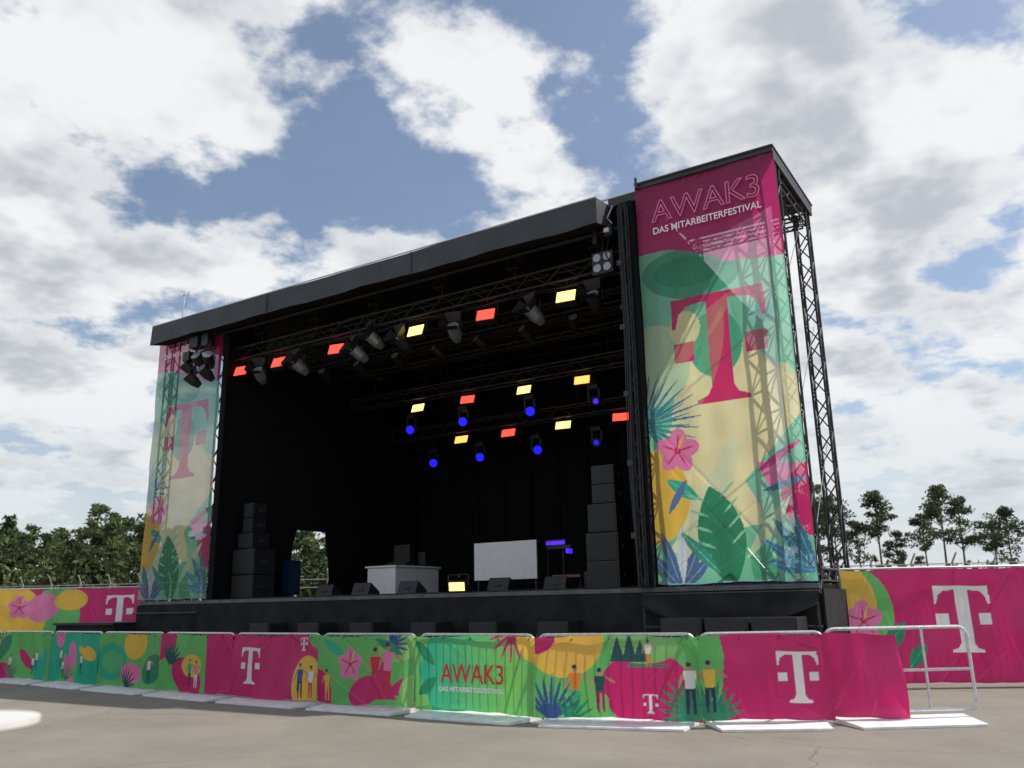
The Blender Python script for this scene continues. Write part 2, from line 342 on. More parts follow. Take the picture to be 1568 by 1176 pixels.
# big tower banners
def paint_tower(S,T,W,H):
    A=Art(S,T,C_mint); X=lambda u:u*W; Y=lambda v:v*H
    A.ell(X(.62),Y(.33),1.25,1.75,C_cream,.1); A.ell(X(.05),Y(.52),.75,.8,lin((206,234,190)))
    A.poly([(X(0),Y(.30)),(X(.3),Y(.42)),(X(1),Y(.30)),(X(.8),Y(.15)),(0,Y(.15))],C_cream)
    A.ell(X(.95),Y(.62),.65,1.1,lin((150,226,194)))
    A.ell(X(.36),Y(.74),.95,.50,lin((70,176,138)),-.15)
    A.ell(X(.50),Y(.55),.5,.62,lin((74,184,144)))
    A.ell(X(.30),Y(.60),.30,.34,C_cream)
    xs=np.linspace(0,1,14); A.poly([(X(0),H+.1)]+[(X(u),Y(.812-.085*u**1.3+.012*math.sin(u*7))) for u in xs]+[(W+.05,H+.1)],lin((218,34,126)))
    A.poly([(X(.42),Y(.80)),(X(.95),Y(.86)),(X(.95),Y(.735)),(X(.6),Y(.75))],lin((240,116,176)))  # paler magenta: bright cloud showing through the fabric, painted into the art
    A.ell(X(.33),Y(.745),.62,.30,lin((52,158,120)),-.1)
    A.logo(X(.53),Y(.543),2.05,lin((222,30,108)))
    A.leaf(X(.05),Y(.47),.75,2.3,.22,lin((170,218,150)),al=.22); A.leaf(X(.35),Y(.40),1.25,1.9,.20,lin((180,224,160)),al=.2); A.leaf(X(1.0),Y(.44),2.2,1.7,.2,lin((120,206,170)),al=.3)
    A.ell(X(-.02),Y(.20),.75,.85,C_yel); A.poly([(X(.1),Y(.08)),(X(.55),Y(.33)),(X(.62),Y(.30)),(X(.3),Y(.02))],lin((236,242,196)))
    A.poly([(X(.62),Y(.22)),(X(1.0),Y(.36)),(W+.1,Y(.30)),(W+.1,Y(.10)),(X(.85),Y(.06))],C_mint)
    A.ell(X(1.02),Y(.17),.50,.62,C_mag,.3); A.poly([(X(.7),Y(.26)),(X(.98),Y(.25)),(X(.78),Y(.19))],C_pink)
    A.ell(X(.72),Y(.05),.9,.55,lin((126,210,170)))
    A.fern(X(-.04),Y(.375),.25,1.15,lin((74,132,178)),13,.022,2.3); A.fern(X(-.02),Y(.37),.2,.9,lin((50,172,160)),9,.02,2.0)
    A.flower(X(.19),Y(.305),.40,C_pink,C_mag,.2)
    A.leaf(X(.10),Y(.24),-.6,.7,.12,C_teal,C_mint)
    A.monstera(X(.50),Y(-.01),1.75,1.75,.42,lin((34,144,100)),lin((150,220,180)))
    A.monstera(X(.66),Y(-.02),1.25,1.25,.30,lin((84,184,136)),C_mint)
    A.leaf(X(.8),Y(.0),1.7,1.9,.12,lin((170,228,196)),C_mint); A.leaf(X(.6),Y(.05),.9,1.3,.1,lin((208,232,186)))
    for a_,l_ in ((1.1,.9),(1.5,1.1),(1.9,1.05),(.75,.8),(2.3,.8)): A.leaf(X(.16),Y(-.01),a_,l_,.10,lin((88,116,166)) if a_!=1.5 else lin((220,228,232)),C_sky)
    A.leaf(X(.1),Y(.16),1.0,.7,.07,lin((90,126,172))); A.leaf(X(.42),Y(.02),2.3,1.0,.1,lin((54,160,138)),C_mint)
    for a_,l_ in ((2.6,1.0),(2.2,1.1),(1.9,1.0),(2.95,.8)): A.leaf(X(1.0),Y(.02),a_,l_,.09,lin((70,160,196)) if a_>2.4 else lin((46,128,162)),C_sky)
    A.leaf(X(.98),Y(.30),3.7,.9,.07,lin((220,54,142))); A.leaf(X(1.0),Y(.22),3.4,.8,.06,lin((50,140,174)))
    A.rect(0,W,-.1,.03,C_sky)
    return A
for (xa,xb,sd_) in ((-6.07,-3.33,3),(-20.9,-18.18,8)):
    o,d,nv=banner("stage_banner",(xa,-.03),(xb,-.03),1.80,9.45,.0155,paint_tower,M_mesh,amp=.008,seed=sd_,edge=.012)
    text("title_lettering","AWAK3",(xa+.34,-.03,8.62),d,nv,.62,2.12,M_txtp,o,outline=True,off=.06)
    text("subtitle_lettering","DAS MITARBEITERFESTIVAL",(xa+.34,-.03,8.37),d,nv,.19,2.10,M_txtw,o,off=.06)

# ------------------------------------------------------------ stage
stage=empty("outdoor_stage")
ZD=1.76
b=MB()
b.box(-18.15,-6.1,0.02,8.6,ZD-.10,ZD,M_cloth)
b.box(-20.9,-3.32,-.04,.015,ZD-.09,ZD-.01,M_wood)
b.box(-20.85,-18.2,0.03,2.8,ZD-.12,ZD-.02,M_cloth); b.box(-6.05,-3.4,.03,2.8,ZD-.12,ZD-.02,M_cloth)
for i in range(7):
    b.tube((-20.8+i*2.9,.4,0),(-20.8+i*2.9,.4,ZD),.03,M_truss)
b.obj("deck",stage)
def skirt(name,x0,x1,y,z0,z1,parent,amp=.03,freq=7,m=M_skirt):
    n=int((x1-x0)/.05); k=6; vs=[];fs=[]
    for j in range(k+1):
        for i in range(n+1):
            x=x0+(x1-x0)*i/n; t=j/k
            yy=y-(amp*(.4+.9*(1-t))*math.sin(x*freq+1.7*math.sin(x*1.3)+.6*t))-.02
            vs.append((x,yy,z0+(z1-z0)*t))
    for j in range(k):
        for i in range(n): a=j*(n+1)+i; fs.append((a,a+1,a+n+2,a+n+1))
    me=bpy.data.meshes.new(name); me.from_pydata(vs,[],fs); me.polygons.foreach_set("use_smooth",[True]*len(fs)); me.materials.append(m); me.update()
    o=bpy.data.objects.new(name,me); COL.objects.link(o); o.parent=parent
skirt("front_skirt",-20.9,-6.2,-.02,.02,ZD-.1,stage)
skirt("tower_skirt",-6.2,-3.32,-.04,.02,ZD-.12,stage,.03,5)
b=MB()
b.tube((-6.3,-.16,1.62),(-3.3,-.16,1.62),.03,M_truss); b.tube((-20.9,-.14,1.45),(-18.3,-.14,1.45),.025,M_truss)
b.tube((-6.3,-.2,1.08),(-3.3,-.2,1.08),.025,M_truss)
for x in (-6.3,-3.35): b.tube((x,-.18,0),(x,-.18,1.65),.025,M_truss)
b.box(-23.6,-20.95,-.6,2.2,0.0,1.18,M_skirt); b.box(-23.65,-20.93,-.66,2.25,1.182,1.24,M_blk)
b.box(-3.31,-3.27,0,2.8,0,ZD-.1,M_skirt)
# swagged cloth in front of the tower base
vs=[];n=40
for j in range(9):
    for i in range(n+1):
        u=i/n; v=j/8; x=-6.3+3.0*u; sag=.34*math.sin(math.pi*u)**.8*(1-v)
        vs.append((x,-.26-.05*math.sin(u*9+v*5)*(1-v)-.05*(1-v),1.62-.18*(1-v)-sag))
fb=len(b.v); b.v+=vs; km=b.mi(M_skirt)
for j in range(8):
    for i in range(n): a=fb+j*(n+1)+i; b.f.append((a,a+1,a+n+2,a+n+1)); b.m.append(km)
b.obj("base_frame",stage)
# roof
b=MB()
n=48; x0,x1=-20.5,-6.66
def fz(x): return 9.20+.012*math.sin(x*.6)+.006*math.sin(x*2.3)
for i in range(n):
    a=x0+(x1-x0)*i/n; c=x0+(x1-x0)*(i+1)/n
    wv=lambda x:.010*math.sin(x*3.1)
    lw=lambda x:8.67+.014*math.sin(x*1.9)+.008*math.sin(x*5.3)
    b.poly([(a,-.62+wv(a),lw(a)),(c,-.62+wv(c),lw(c)),(c,-.60,fz(c)),(a,-.60,fz(a))],M_tarp)
    b.poly([(a,-.60,fz(a)),(c,-.60,fz(c)),(c,.1,9.30),(a,.1,9.30)],M_tarp)
    b.poly([(a,-.62+wv(a),lw(a)),(a,.0,8.80),(c,.0,8.80),(c,-.62+wv(c),lw(c))],M_cloth)
for k in (2,4): 
    x=x0+(x1-x0)*k/6; b.box(x-.006,x+.006,-.636,-.615,8.70,fz(x)-.005,M_tarp)
b.poly([(x0,-.62,8.67),(x0,-.6,9.2),(x0,.1,9.3),(x0,0,8.8)],M_tarp); b.poly([(x1,-.62,8.67),(x1,0,8.8),(x1,.1,9.3),(x1,-.6,9.2)],M_tarp)
b.poly([(-21.0,.1,9.30),(-5.95,.1,9.36),(-5.95,8.8,8.75),(-21.0,8.8,8.75)],M_tarp)
b.poly([(-21.0,.12,9.24),(-21.0,8.8,8.69),(-5.95,8.8,8.69),(-5.95,.12,9.30)],M_cloth)
b.tube((-20.5,-.58,9.22),(-6.66,-.58,9.24),.018,M_steel); b.tube((-18.2,.0,9.33),(-5.9,.0,9.44),.022,M_steel)
b.box(-6.66,-5.9,-.05,.06,9.22,9.40,M_tarp)
b.tube((-20.4,-.05,8.72),(-6.2,-.05,8.72),.04,M_trin)
b.obj("roof",stage)
b=MB()
for (xa,xb,zt) in ((-6.05,-3.33,9.5),):
    b.box(xa,xb,-.038,2.85,zt-.08,zt,M_tarp); b.box(xa,xb,-.09,-.04,zt-.08,zt+.01,M_tarp)
    b.tube((xa,-.1,zt+.02),(xb,-.1,zt+.02),.025,M_truss); b.tube((xb,-.1,zt+.02),(xb,2.85,zt+.02),.025,M_truss)
    b.box(xb-.05,xb-.003,-.03,2.84,zt-.22,zt-.083,M_blk)
    for y in (.4,1.0,1.6,2.2): b.tube((xa,y,zt-.12),(xb-.06,y,zt-.12),.03,M_truss)
    b.tube((xa+.05,-.14,zt-.1),(xa+.05,-.14,zt+.13),.03,M_truss)
b.obj("tower_cap",stage)
b=MB()
for (x,y) in ((-3.50,.28),(-3.52,2.62),(-5.85,.28),(-5.85,2.62),(-18.4,.3),(-20.72,.3),(-20.72,2.62)):
    b.truss((x,y,.05),(x,y,9.3),.25,M_truss,r=.026,seg=26)
    b.box(x-.25,x+.25,y-.25,y+.25,0.002,.05,M_blk)
for z in (1.9,9.1):
    b.truss((-5.85,2.62,z),(-3.52,2.62,z),.2,M_truss,r=.02); b.truss((-3.52,.28,z),(-3.52,2.62,z),.2,M_truss,r=.02); b.truss((-5.85,.28,z),(-3.5,.28,z),.2,M_truss,r=.02)
for k in range(3):
    z=2+k*2.4; b.tube((-3.5,.3,z),(-3.5,2.6,z+2.4),.008,M_steel,4)
b.path([(-6,.15,1.95),(-5.2,.2,1.9),(-4.5,.2,2.35),(-4.2,.2,1.95),(-3.4,.2,2.0)],.02,M_steel)
b.obj("tower_trusses",stage)
# black drapes: walls
b=MB()
XW=-18.16
b.box(XW-.04,XW,0.1,2.75,ZD,8.25,M_cloth); b.box(XW-.04,XW,4.3,8.55,ZD,8.25,M_cloth); b.box(XW-.04,XW,2.75,4.3,3.66,8.25,M_cloth)
b.box(XW-.04,XW,.1,1.5,8.25,9.15,M_cloth); b.box(XW-.04,XW,3.0,8.55,8.25,8.8,M_cloth)
b.box(XW-.04,-6.1,8.56,8.6,ZD,8.8,M_cloth)
b.box(-6.12,-6.08,0.2,8.55,ZD,9.1,M_cloth)
b.box(-18.14,-17.95,-.02,.02,ZD,8.8,M_cloth); 
b.obj("black_drapes",stage)
b=MB()
pts=[(4.3,3.66),(4.05,3.66),(4.12,3.2),(4.22,2.8),(4.27,2.3),(4.1,1.9),(4.02,ZD),(4.3,ZD)]
b.poly([(XW-.02,y,z) for y,z in pts],M_cloth)
pts=[(2.75,3.66),(2.95,3.66),(2.83,3.3),(2.78,2.9),(2.76,2.3),(2.75,ZD)]
b.poly([(XW-.02,y,z) for y,z in pts],M_cloth)
for i in range(12): b.tube((-17.8+i*1.0,8.52,ZD),(-17.75+i*1.0,8.52,8.6),.05,M_cloth,5)
b.obj("curtain_folds",stage)
b=MB()
b.box(-6.42,-6.13,-.14,.12,ZD,9.2,M_cloth); b.truss((-6.26,-.24,ZD),(-6.26,-.24,9.1),.12,M_trin,r=.016,seg=24)
for k in range(3): b.path([(-6.34+.03*k,-.34,9.0),(-6.32+.05*k,-.35,6.5),(-6.38+.03*k,-.34,4),(-6.3,-.33,ZD)],.012,M_blk,5)
for k in range(5): b.box(-6.40,-6.30,-.36,-.32,2.6+k*1.3,2.7+k*1.3,M_truss)
b.obj("proscenium_column",stage)
b=MB()
b.truss((-18.1,.45,8.18),(-6.4,.45,8.22),.32,M_trin,r=.025)
for y,z in ((5.0,7.62),(7.0,6.92)): b.truss((-18.0,y,z),(-6.2,y,z),.32,M_truss,r=.022)
for y,z in ((2.6,8.35),(3.8,8.3)): b.truss((-18.0,y,z),(-6.2,y,z),.32,M_trin,r=.024)
for x in (-17.2,-15.2,-13.2,-11.2,-9.2,-7.2):
    b.truss((x,.3,8.75),(x,8.4,8.42),.26,M_trin,r=.02,seg=16)
    for y,z0_,z1_ in ((5,7.8,8.5),(7,7.1,8.4),(.45,8.35,8.7)): b.tube((x,y,z0_),(x,y,z1_),.02,M_trin)
for y in (1.3,2.0,3.2,4.4,5.6,6.4,7.8): b.tube((-18,y,8.93-.05*y),(-6.2,y,8.93-.05*y),.03,M_trin)
for k in range(2): b.path([(-18+i*1.0,.45+.1*k,8.0+.05*math.sin(i*2.3+k)) for i in range(12)],.02,M_blk,5)
b.obj("roof_trusses",stage)
b=MB(); b.tube((-20.3,.2,9.2),(-20.3,.2,10.45),.022,M_steel); b.tube((-20.5,.2,10.35),(-20.1,.2,10.35),.015,M_steel)
for dx in (-.2,.2): b.tube((-20.3+dx,.2,10.3),(-20.3+dx,.2,10.42),.02,M_steel)
b.tube((-20.3,.2,9.95),(-20.15,.2,10.1),.012,M_steel)
b.obj("wind_sensor_mast")

# ------------------------------------------------------------ lamps
def fix_panel(x,y,z,m,name="stage_light",w_=.34,h_=.20,tilt=.35,zt=None):
    b=MB(); T=Matrix.Translation((x,y,z))@Matrix.Rotation(random.uniform(.0,.3),4,'Z')@Matrix.Rotation(-tilt,4,'X')
    b.box(-w_/2-.03,w_/2+.03,0,.16,-h_/2-.03,h_/2+.03,M_blk,T)
    nx=4
    for i in range(nx):
        for j in range(2):
            cx=-w_/2+w_*(i+.5)/nx; cz=-h_/2+h_*(j+.5)/2
            b.box(cx-w_/nx*.49,cx+w_/nx*.49,-.012,-.001,cz-h_/4*.96,cz+h_/4*.96,m,T)
    top=(zt or z+.42)
    for sg in (-1,1):
        p=T@Vector((sg*(w_/2+.05),.08,0)); b.tube(p,(p.x,p.y,z+.24),.014,M_blk)
    b.tube((x-w_/2-.05,y+.08,z+.24),(x+w_/2+.05,y+.08,z+.24),.014,M_blk); b.tube((x,y+.08,z+.24),(x,y+.08,top),.02,M_blk)
    return b.obj(name)
for x,m in zip((-17.93,-16.5,-14.45,-11.95,-9.98,-7.95),(M_red,M_red,M_red,M_amber,M_red,M_amber)): fix_panel(x,.42,7.74,m,w_=.42,h_=.27)
for x,m in zip((-15.5,-13.7,-11.8,-10.0),(M_amber,M_red,M_amber,M_orange)): fix_panel(x,5.0,7.22,m,w_=.42,h_=.24)
for x,m in zip((-15.35,-13.6,-11.7,-9.85),(M_orange,M_red,M_amber,M_red)): fix_panel(x,7.0,6.55,m,w_=.46,h_=.24)
def moving_head(x,y,z,m,full=True):
    b=MB(); b.box(x-.16,x+.16,y-.13,y+.13,z+.30,z+.42,M_blk)
    for sg in (-1,1): b.box(x+sg*.15-.03,x+sg*.15+.03,y-.06,y+.06,z-.04,z+.299,M_blk)
    T=Matrix.Translation((x,y,z))@Matrix.Rotation(math.radians(18),4,'X')@Matrix.Rotation(random.uniform(.15,.6),4,'Z')
    b.tube(T@Vector((0,.2,0)),T@Vector((0,-.16,0)),.10,M_blk,14,r2=.135)
    b.tube(T@Vector((0,-.161,0)),T@Vector((0,-.175,0)),.125 if full else .07,m,16)
    b.tube((x,y,z+.42),(x,y,z+.6),.02,M_blk)
    return b.obj("moving_head_light")
for x in (-15.7,-13.8,-11.6,-9.65): moving_head(x,5,6.6,M_bluel if x<-10 else M_violet,x<-10)
for x in (-16.4,-14.6,-12.6): moving_head(x,7,5.93,M_bluel)
moving_head(-10.6,7,5.93,M_bluel,False)
def par_can(x,y,z,body=M_silver,lens=M_lens,barn=True,yaw=0.0,tilt=.6,r=.15):
    b=MB(); T=Matrix.Translation((x,y,z))@Matrix.Rotation(yaw,4,'Z')@Matrix.Rotation(-tilt,4,'X')
    b.tube(T@Vector((0,.28,0)),T@Vector((0,.1,0)),r*.55,body,12,r2=r*.95); b.tube(T@Vector((0,.1,0)),T@Vector((0,-.16,0)),r*.95,body,14,r2=r)
    b.tube(T@Vector((0,-.161,0)),T@Vector((0,-.17,0)),r*.88,lens,14)
    if barn:
        for k in range(4):
            Rk=T@Matrix.Rotation(k*math.pi/2,4,'Y')
            b.poly([Rk@Vector(p) for p in ((-r,-.17,r),(r,-.17,r),(r*1.3,-.36,r*1.75),(-r*1.3,-.36,r*1.75))],M_blk)
    for sg in (-1,1): b.tube(T@Vector((sg*(r+.02),0,0)),(x+sg*(r+.02),y,z+.28),.012,M_blk,5)
    b.tube((x-r-.02,y,z+.28),(x+r+.02,y,z+.28),.012,M_blk,5); b.tube((x,y,z+.28),(x,y,z+.5),.018,M_blk,5)
    return b.obj("par_can_spotlight")
for i,(x,bm,ln) in enumerate(((-17.2,M_silver,M_lens),(-15.75,M_silver,M_lens),(-13.75,M_silver,M_lens),(-13.25,M_silver,M_lens),(-12.35,M_blk,M_lens),(-10.85,M_silver,M_lens),(-8.75,M_silver,M_lensblue),(-7.3,M_blk,M_lens))):
    par_can(x,.45,7.52+(.25 if i==3 else 0),bm,ln,yaw=random.uniform(-.5,.5))
for i in range(8): par_can(-17.0+i*1.35,2.6,7.95,M_blk,M_lens,yaw=random.uniform(-.6,.6),barn=False,r=.12)
b=MB(); b.box(-7.08,-6.62,-.05,.05,7.85,8.31,M_blk)
for i in (0,1):
    for j in (0,1): b.tube((-6.96+.22*i,-.051,7.97+.22*j),(-6.96+.22*i,-.075,7.97+.22*j),.085,M_lens,14)
b.tube((-6.85,.0,8.31),(-6.85,.0,8.7),.02,M_blk); b.obj("blinder_light")
b=MB(); 
b.path([(-6.9,-.1,9.0),(-6.65,-.15,8.95),(-6.5,-.2,9.15)],.018,M_steel); b.path([(-6.8,-.1,9.15),(-6.55,-.15,8.8)],.015,M_steel)
b.box(-6.72,-6.55,-.2,-.05,8.55,8.8,M_blk); b.box(-6.70,-6.60,-.24,-.201,8.62,8.70,M_white); b.path([(-6.65,-.1,8.55),(-6.75,-.1,8.2),(-6.6,-.1,7.9)],.01,M_blk,5)
b.tube((-6.95,-.15,8.45),(-6.95,-.15,8.75),.05,M_blk); b.obj("chain_hoist")
b=MB(); b.tube((-18.9,-.3,7.6),(-18.9,-.3,8.8),.03,M_blk); b.tube((-19.3,-.3,8.2),(-18.4,-.3,8.25),.025,M_blk)
b.box(-19.05,-18.7,-.45,-.2,8.35,8.65,M_blk); b.box(-19.2,-18.95,-.5,-.2,8.0,8.25,M_blk); b.box(-18.6,-18.35,-.4,-.15,8.35,8.7,M_blk)
b.obj("rigging_pole")
for x,z in ((-19.15,7.85),(-18.7,8.0),(-18.4,7.6),(-18.95,7.5),(-18.3,7.95)): par_can(x,-.35,z,M_blk,M_lens,yaw=random.uniform(-1,1),barn=False)

# ------------------------------------------------------------ PA and stage gear
def cabinet(b,x0,x1,y0,y1,z0,z1):
    b.box(x0,x1,y0,y1,z0,z1,M_blk); b.box(x0+.03,x1-.03,y0-.012,y0-.002,z0+.03,z1-.03,M_grille)
    b.box(x1+.002,x1+.02,y0+.2,y0+.4,(z0+z1)/2-.04,(z0+z1)/2+.04,M_truss)
b=MB()
for z0_,z1_ in ((ZD,2.30),(2.31,2.85)): cabinet(b,-7.95,-7.25,.9,1.6,z0_,z1_)
cabinet(b,-7.9,-7.27,.92,1.55,2.87,3.42)
for k in range(2): cabinet(b,-7.8,-7.3,.95,1.4,3.44+.385*k,3.44+.385*k+.37)
b.obj("speaker_stack",bevel=.01)
b=MB()
for z0_,z1_ in ((ZD,2.35),(2.37,3.0)): cabinet(b,-17.95,-17.15,.55,1.25,z0_,z1_)
cabinet(b,-17.85,-17.3,.6,1.15,3.02,3.4)
for k in range(2): cabinet(b,-17.75,-17.4,.65,1.1,3.42+.385*k,3.42+.385*k+.37)
b.obj("speaker_stack",bevel=.01)
def wedge(x,y,w_=.52):
    b=MB(); h=.30;dp=.45
    p=[(x-w_/2,y,ZD),(x+w_/2,y,ZD),(x+w_/2,y+dp,ZD),(x-w_/2,y+dp,ZD),(x-w_/2,y+.12,ZD+h),(x+w_/2,y+.12,ZD+h),(x+w_/2,y+dp-.03,ZD+.1),(x-w_/2,y+dp-.03,ZD+.1)]
    b.hexa(p,M_blk); b.box(x-.08,x+.08,y+.03,y+.05,ZD+.12,ZD+.17,M_truss)
    b.obj("floor_monitor_wedge",bevel=.015)
for x,y in ((-13.8,.75),(-12.3,.6),(-10.0,.75),(-15.2,1.0),(-8.9,1.2)): wedge(x,y)
b=MB(); b.box(-15.55,-14.6,3.0,4.85,ZD+.05,2.5,M_white); b.box(-15.6,-14.55,2.95,4.9,2.502,2.55,M_white)
for x,y in ((-15.5,3.05),(-14.65,3.05),(-15.5,4.8),(-14.65,4.8)): b.tube((x,y,ZD),(x,y,ZD+.05),.03,M_blk)
b.box(-15.4,-14.75,3.6,3.99,2.551,2.66,M_blk); b.box(-15.3,-14.9,3.3,3.55,2.551,2.6,M_blk)
b.box(-15.5,-14.95,4.0,4.2,2.551,3.15,M_blk); b.box(-14.9,-14.65,4.3,4.7,2.551,2.95,M_blk)
b.obj("dj_desk",bevel=.01)
b=MB(); b.box(-12.12,-10.35,3.0,3.04,2.08,2.97,M_white); b.box(-12.12,-10.35,3.045,3.7,2.9,2.95,M_blk)
for x in (-12.05,-10.42):
    for y in (3.08,3.65): b.tube((x,y,ZD),(x,y,2.9),.025,M_truss)
b.tube((-12.05,3.65,2.0),(-10.42,3.65,2.0),.02,M_truss)
b.obj("white_front_table",bevel=.005)
b=MB(); b.tube((-9.85,3.4,ZD),(-9.85,3.4,2.75),.03,M_blk); b.box(-10.25,-9.6,3.3,3.5,2.75,2.829,M_blk); b.box(-10.25,-9.75,3.285,3.299,2.85,2.93,M_violet); b.box(-10.25,-9.73,3.3,3.5,2.831,2.97,M_blk)
b.box(-9.72,-9.66,3.285,3.5,2.64,2.745,M_violet); b.obj("violet_lit_stand")
b=MB(); b.box(-17.6,-17.3,1.9,2.3,ZD+.1,2.75,M_blue); 
for z in (ZD+.12,2.70): b.box(-17.62,-17.28,1.88,2.32,z,z+.02,M_blk)
for x in (-17.54,-17.36): b.tube((x,2.0,ZD),(x,2.0,ZD+.1),.04,M_blk)
b.obj("flight_case")
b=MB(); b.box(-9.6,-8.9,2.4,2.8,ZD+.3,ZD+.36,mat("brown_top",(.18,.07,.04),.6,noise=.2))
for x in (-9.5,-9.0): b.tube((x,2.6,ZD),(x,2.6,ZD+.3),.02,M_blk)
b.box(-8.7,-8.4,2.2,2.6,ZD,ZD+.4,M_blk); b.obj("keyboard_bench")
b=MB()
for k in range(5):
    pts=[(-17+k*2.0+.35*i,.35+.12*math.sin(i*1.7+k),ZD+.012) for i in range(9)]; b.path(pts,.012,M_blk,5)
b.obj("stage_cable")
fix_panel(-10.55,.10,ZD+.12,M_amber,"floor_uplight",w_=.34,h_=.17,tilt=-.15,zt=ZD+.3)
b=MB()
for x in (-5.7,-4.95,-4.2): cabinet(b,x,x+.7,-.95,-.3,.0,.62); 
for x in (-5.7,-4.95,-4.2): cabinet(b,x,x+.7,-.93,-.3,.64,1.24)
b.obj("subwoofer_row",bevel=.01)
b=MB()
for i,x in enumerate((-15.6,-14.1,-12.6,-11.0,-9.6,-8.1)): 
    cabinet(b,x,x+.62,-.85,-.25,.0,.62); cabinet(b,x,x+.62,-.83,-.25,.64,1.2)
b.obj("subwoofer_row",bevel=.01)

# ------------------------------------------------------------ crowd barriers with banners
P=[(-28.6,-3.3),(-26.3,-3.2),(-24.0,-3.15),(-21.6,-3.1),(-19.3,-3.2),(-17.0,-3.5),(-14.7,-3.72),(-12.4,-3.98),(-10.2,-4.12),(-8.2,-4.18),(-6.1,-4.3),(-4.0,-3.85),(-2.6,-3.05)]
def pt_blobs(A,W,H,seed):
    r=np.random.default_rng(seed)
    cols=[C_mag,C_yel,C_teal,C_grn,C_pink,C_dgr]
    for k in range(7): A.ell(r.uniform(0,W),r.uniform(0,H),r.uniform(.15,.5),r.uniform(.12,.35),cols[int(r.integers(len(cols)))],r.uniform(0,3))
    for k in range(3): A.person(r.uniform(.2,W-.2),r.uniform(.05,.3),.42,C_wht,C_navy)
    A.fern(r.uniform(0,W),.0,1.5,.45,C_dgr,7,.02)
def a_gen(seed,base):
    def f(S,T,W,H):
        A=Art(S,T,base); pt_blobs(A,W,H,seed); return A
    return f
def a15(S,T,W,H):
    A=Art(S,T,C_grn); A.ell(.5,.45,.6,.36,C_teal); A.ell(.55,.45,.42,.22,lin((90,200,130))); A.ell(1.35,.85,.40,.34,C_yel); A.ell(2.0,.35,.35,.25,C_dgr,.4); A.ell(1.25,.25,.35,.2,C_pink); A.person(1.9,.1,.5,C_wht,C_navy); A.fern(1.1,.0,1.2,.4,C_dark,7,.02); return A
def a2(S,T,W,H):
    A=Art(S,T,C_grn); A.ell(.1,.8,.45,.25,C_mag,.4); A.ell(.9,.25,.5,.3,C_mag,-.4); A.fern(.35,.45,1.3,.45,C_dark,8,.03); A.ell(1.05,.45,.3,.2,C_yel); A.person(1.0,.1,.48,C_teal,C_navy); A.person(1.2,.1,.45,C_pink,C_wht)
    A.rect(1.5,W+.1,-.1,H+.1,C_mag); return A
def a3(S,T,W,H):
    A=Art(S,T,C_mag); A.logo(.5,.50,.58,C_wht); A.logo(1.82,.86,.2,C_wht)
    A.ell(1.95,.22,.36,.46,C_yel); A.rect(1.62,W+.1,-.1,.2,C_yel); A.person(1.78,.03,.55,C_blue,C_navy); A.person(2.03,.03,.52,C_wht,C_mag); A.ell(2.15,.95,.2,.16,C_grn); return A
def a4(S,T,W,H):
    A=Art(S,T,C_grn); A.ell(0,.1,.3,.4,C_mag); A.ell(1.0,.2,.35,.2,C_mag,.3); A.ell(1.7,.85,.45,.22,lin((150,214,120)),.2)
    A.flower(.68,.58,.26,C_pink,C_mag); A.fern(1.5,.85,.8,.4,C_blue,8,.02); A.leaf(1.2,.95,-.4,.6,.07,C_dgr)
    A.poly([(1.1,.08),(1.65,.08),(1.4,.62),(1.3,.62)],C_mag); A.person(1.2,.1,.75,C_red,C_mag); A.person(1.45,.12,.8,C_pink,C_red); A.leaf(1.5,.15,.5,.5,.1,C_mag)
    A.person(.2,.05,.45,C_yel,C_yel); A.ell(2.0,.2,.3,.25,lin((150,214,120)));A.leaf(.1,.95,-.5,.5,.08,C_teal); return A
def a5(S,T,W,H):
    A=Art(S,T,lin((120,205,110)))
    A.poly([(.05,.52),(.35,1.2),(1.65,1.2),(1.95,.52),(1.6,-.1),(.35,-.1)],C_teal)
    m=np.all(np.isclose(A.c,C_teal),axis=-1); k=np.clip((S/W*1.3-.1),0,1)[...,None]; A.c=np.where(m[...,None],np.array(C_teal)*(1-k)+np.array(lin((130,212,100)))*k,A.c)
    A.leaf(0,.95,-.8,.5,.08,C_dgr); A.leaf(.05,.2,.6,.4,.08,C_dgr)
    A.fern(1.72,1.05,-1.6,.42,C_mag,11,.022,4.2); A.ell(1.72,.98,.08,.08,C_mag2); A.ell(2.15,1.0,.35,.35,C_yel); return A
def a6(S,T,W,H):
    A=Art(S,T,C_grn); A.ell(.40,1.0,.55,.52,C_yel); A.ell(.48,.92,.38,.36,lin((248,196,84))); A.ell(.05,.95,.25,.16,C_mag,.4)
    A.ell(1.45,.45,.55,.36,C_mag,.1); A.ell(1.6,.12,.62,.28,C_mag,-.1); A.ell(1.45,.88,.45,.22,lin((140,206,120)))
    for x_,h_ in ((1.12,.32),(1.28,.40),(1.42,.28)): A.poly([(x_-.1,.68),(x_+.1,.68),(x_,.68+h_)],C_dark)
    A.rect(1.25,1.75,.62,.66,C_dgr); A.person(1.52,.62,.34,C_wht,C_org)
    A.person(.55,.06,.6,C_org,C_teal); A.person(.88,.06,.56,C_dark,C_mag2); A.fern(.2,-.02,1.5,.55,C_blue,9,.025,2.0); A.fern(.45,-.05,1.1,.4,C_dgr,7,.02)
    A.logo(1.52,.18,.23,C_wht); A.fern(W+.02,.05,2.6,.6,C_dgr,9,.03,1.6); A.person(W-.12,.08,.62,C_wht,C_navy); return A
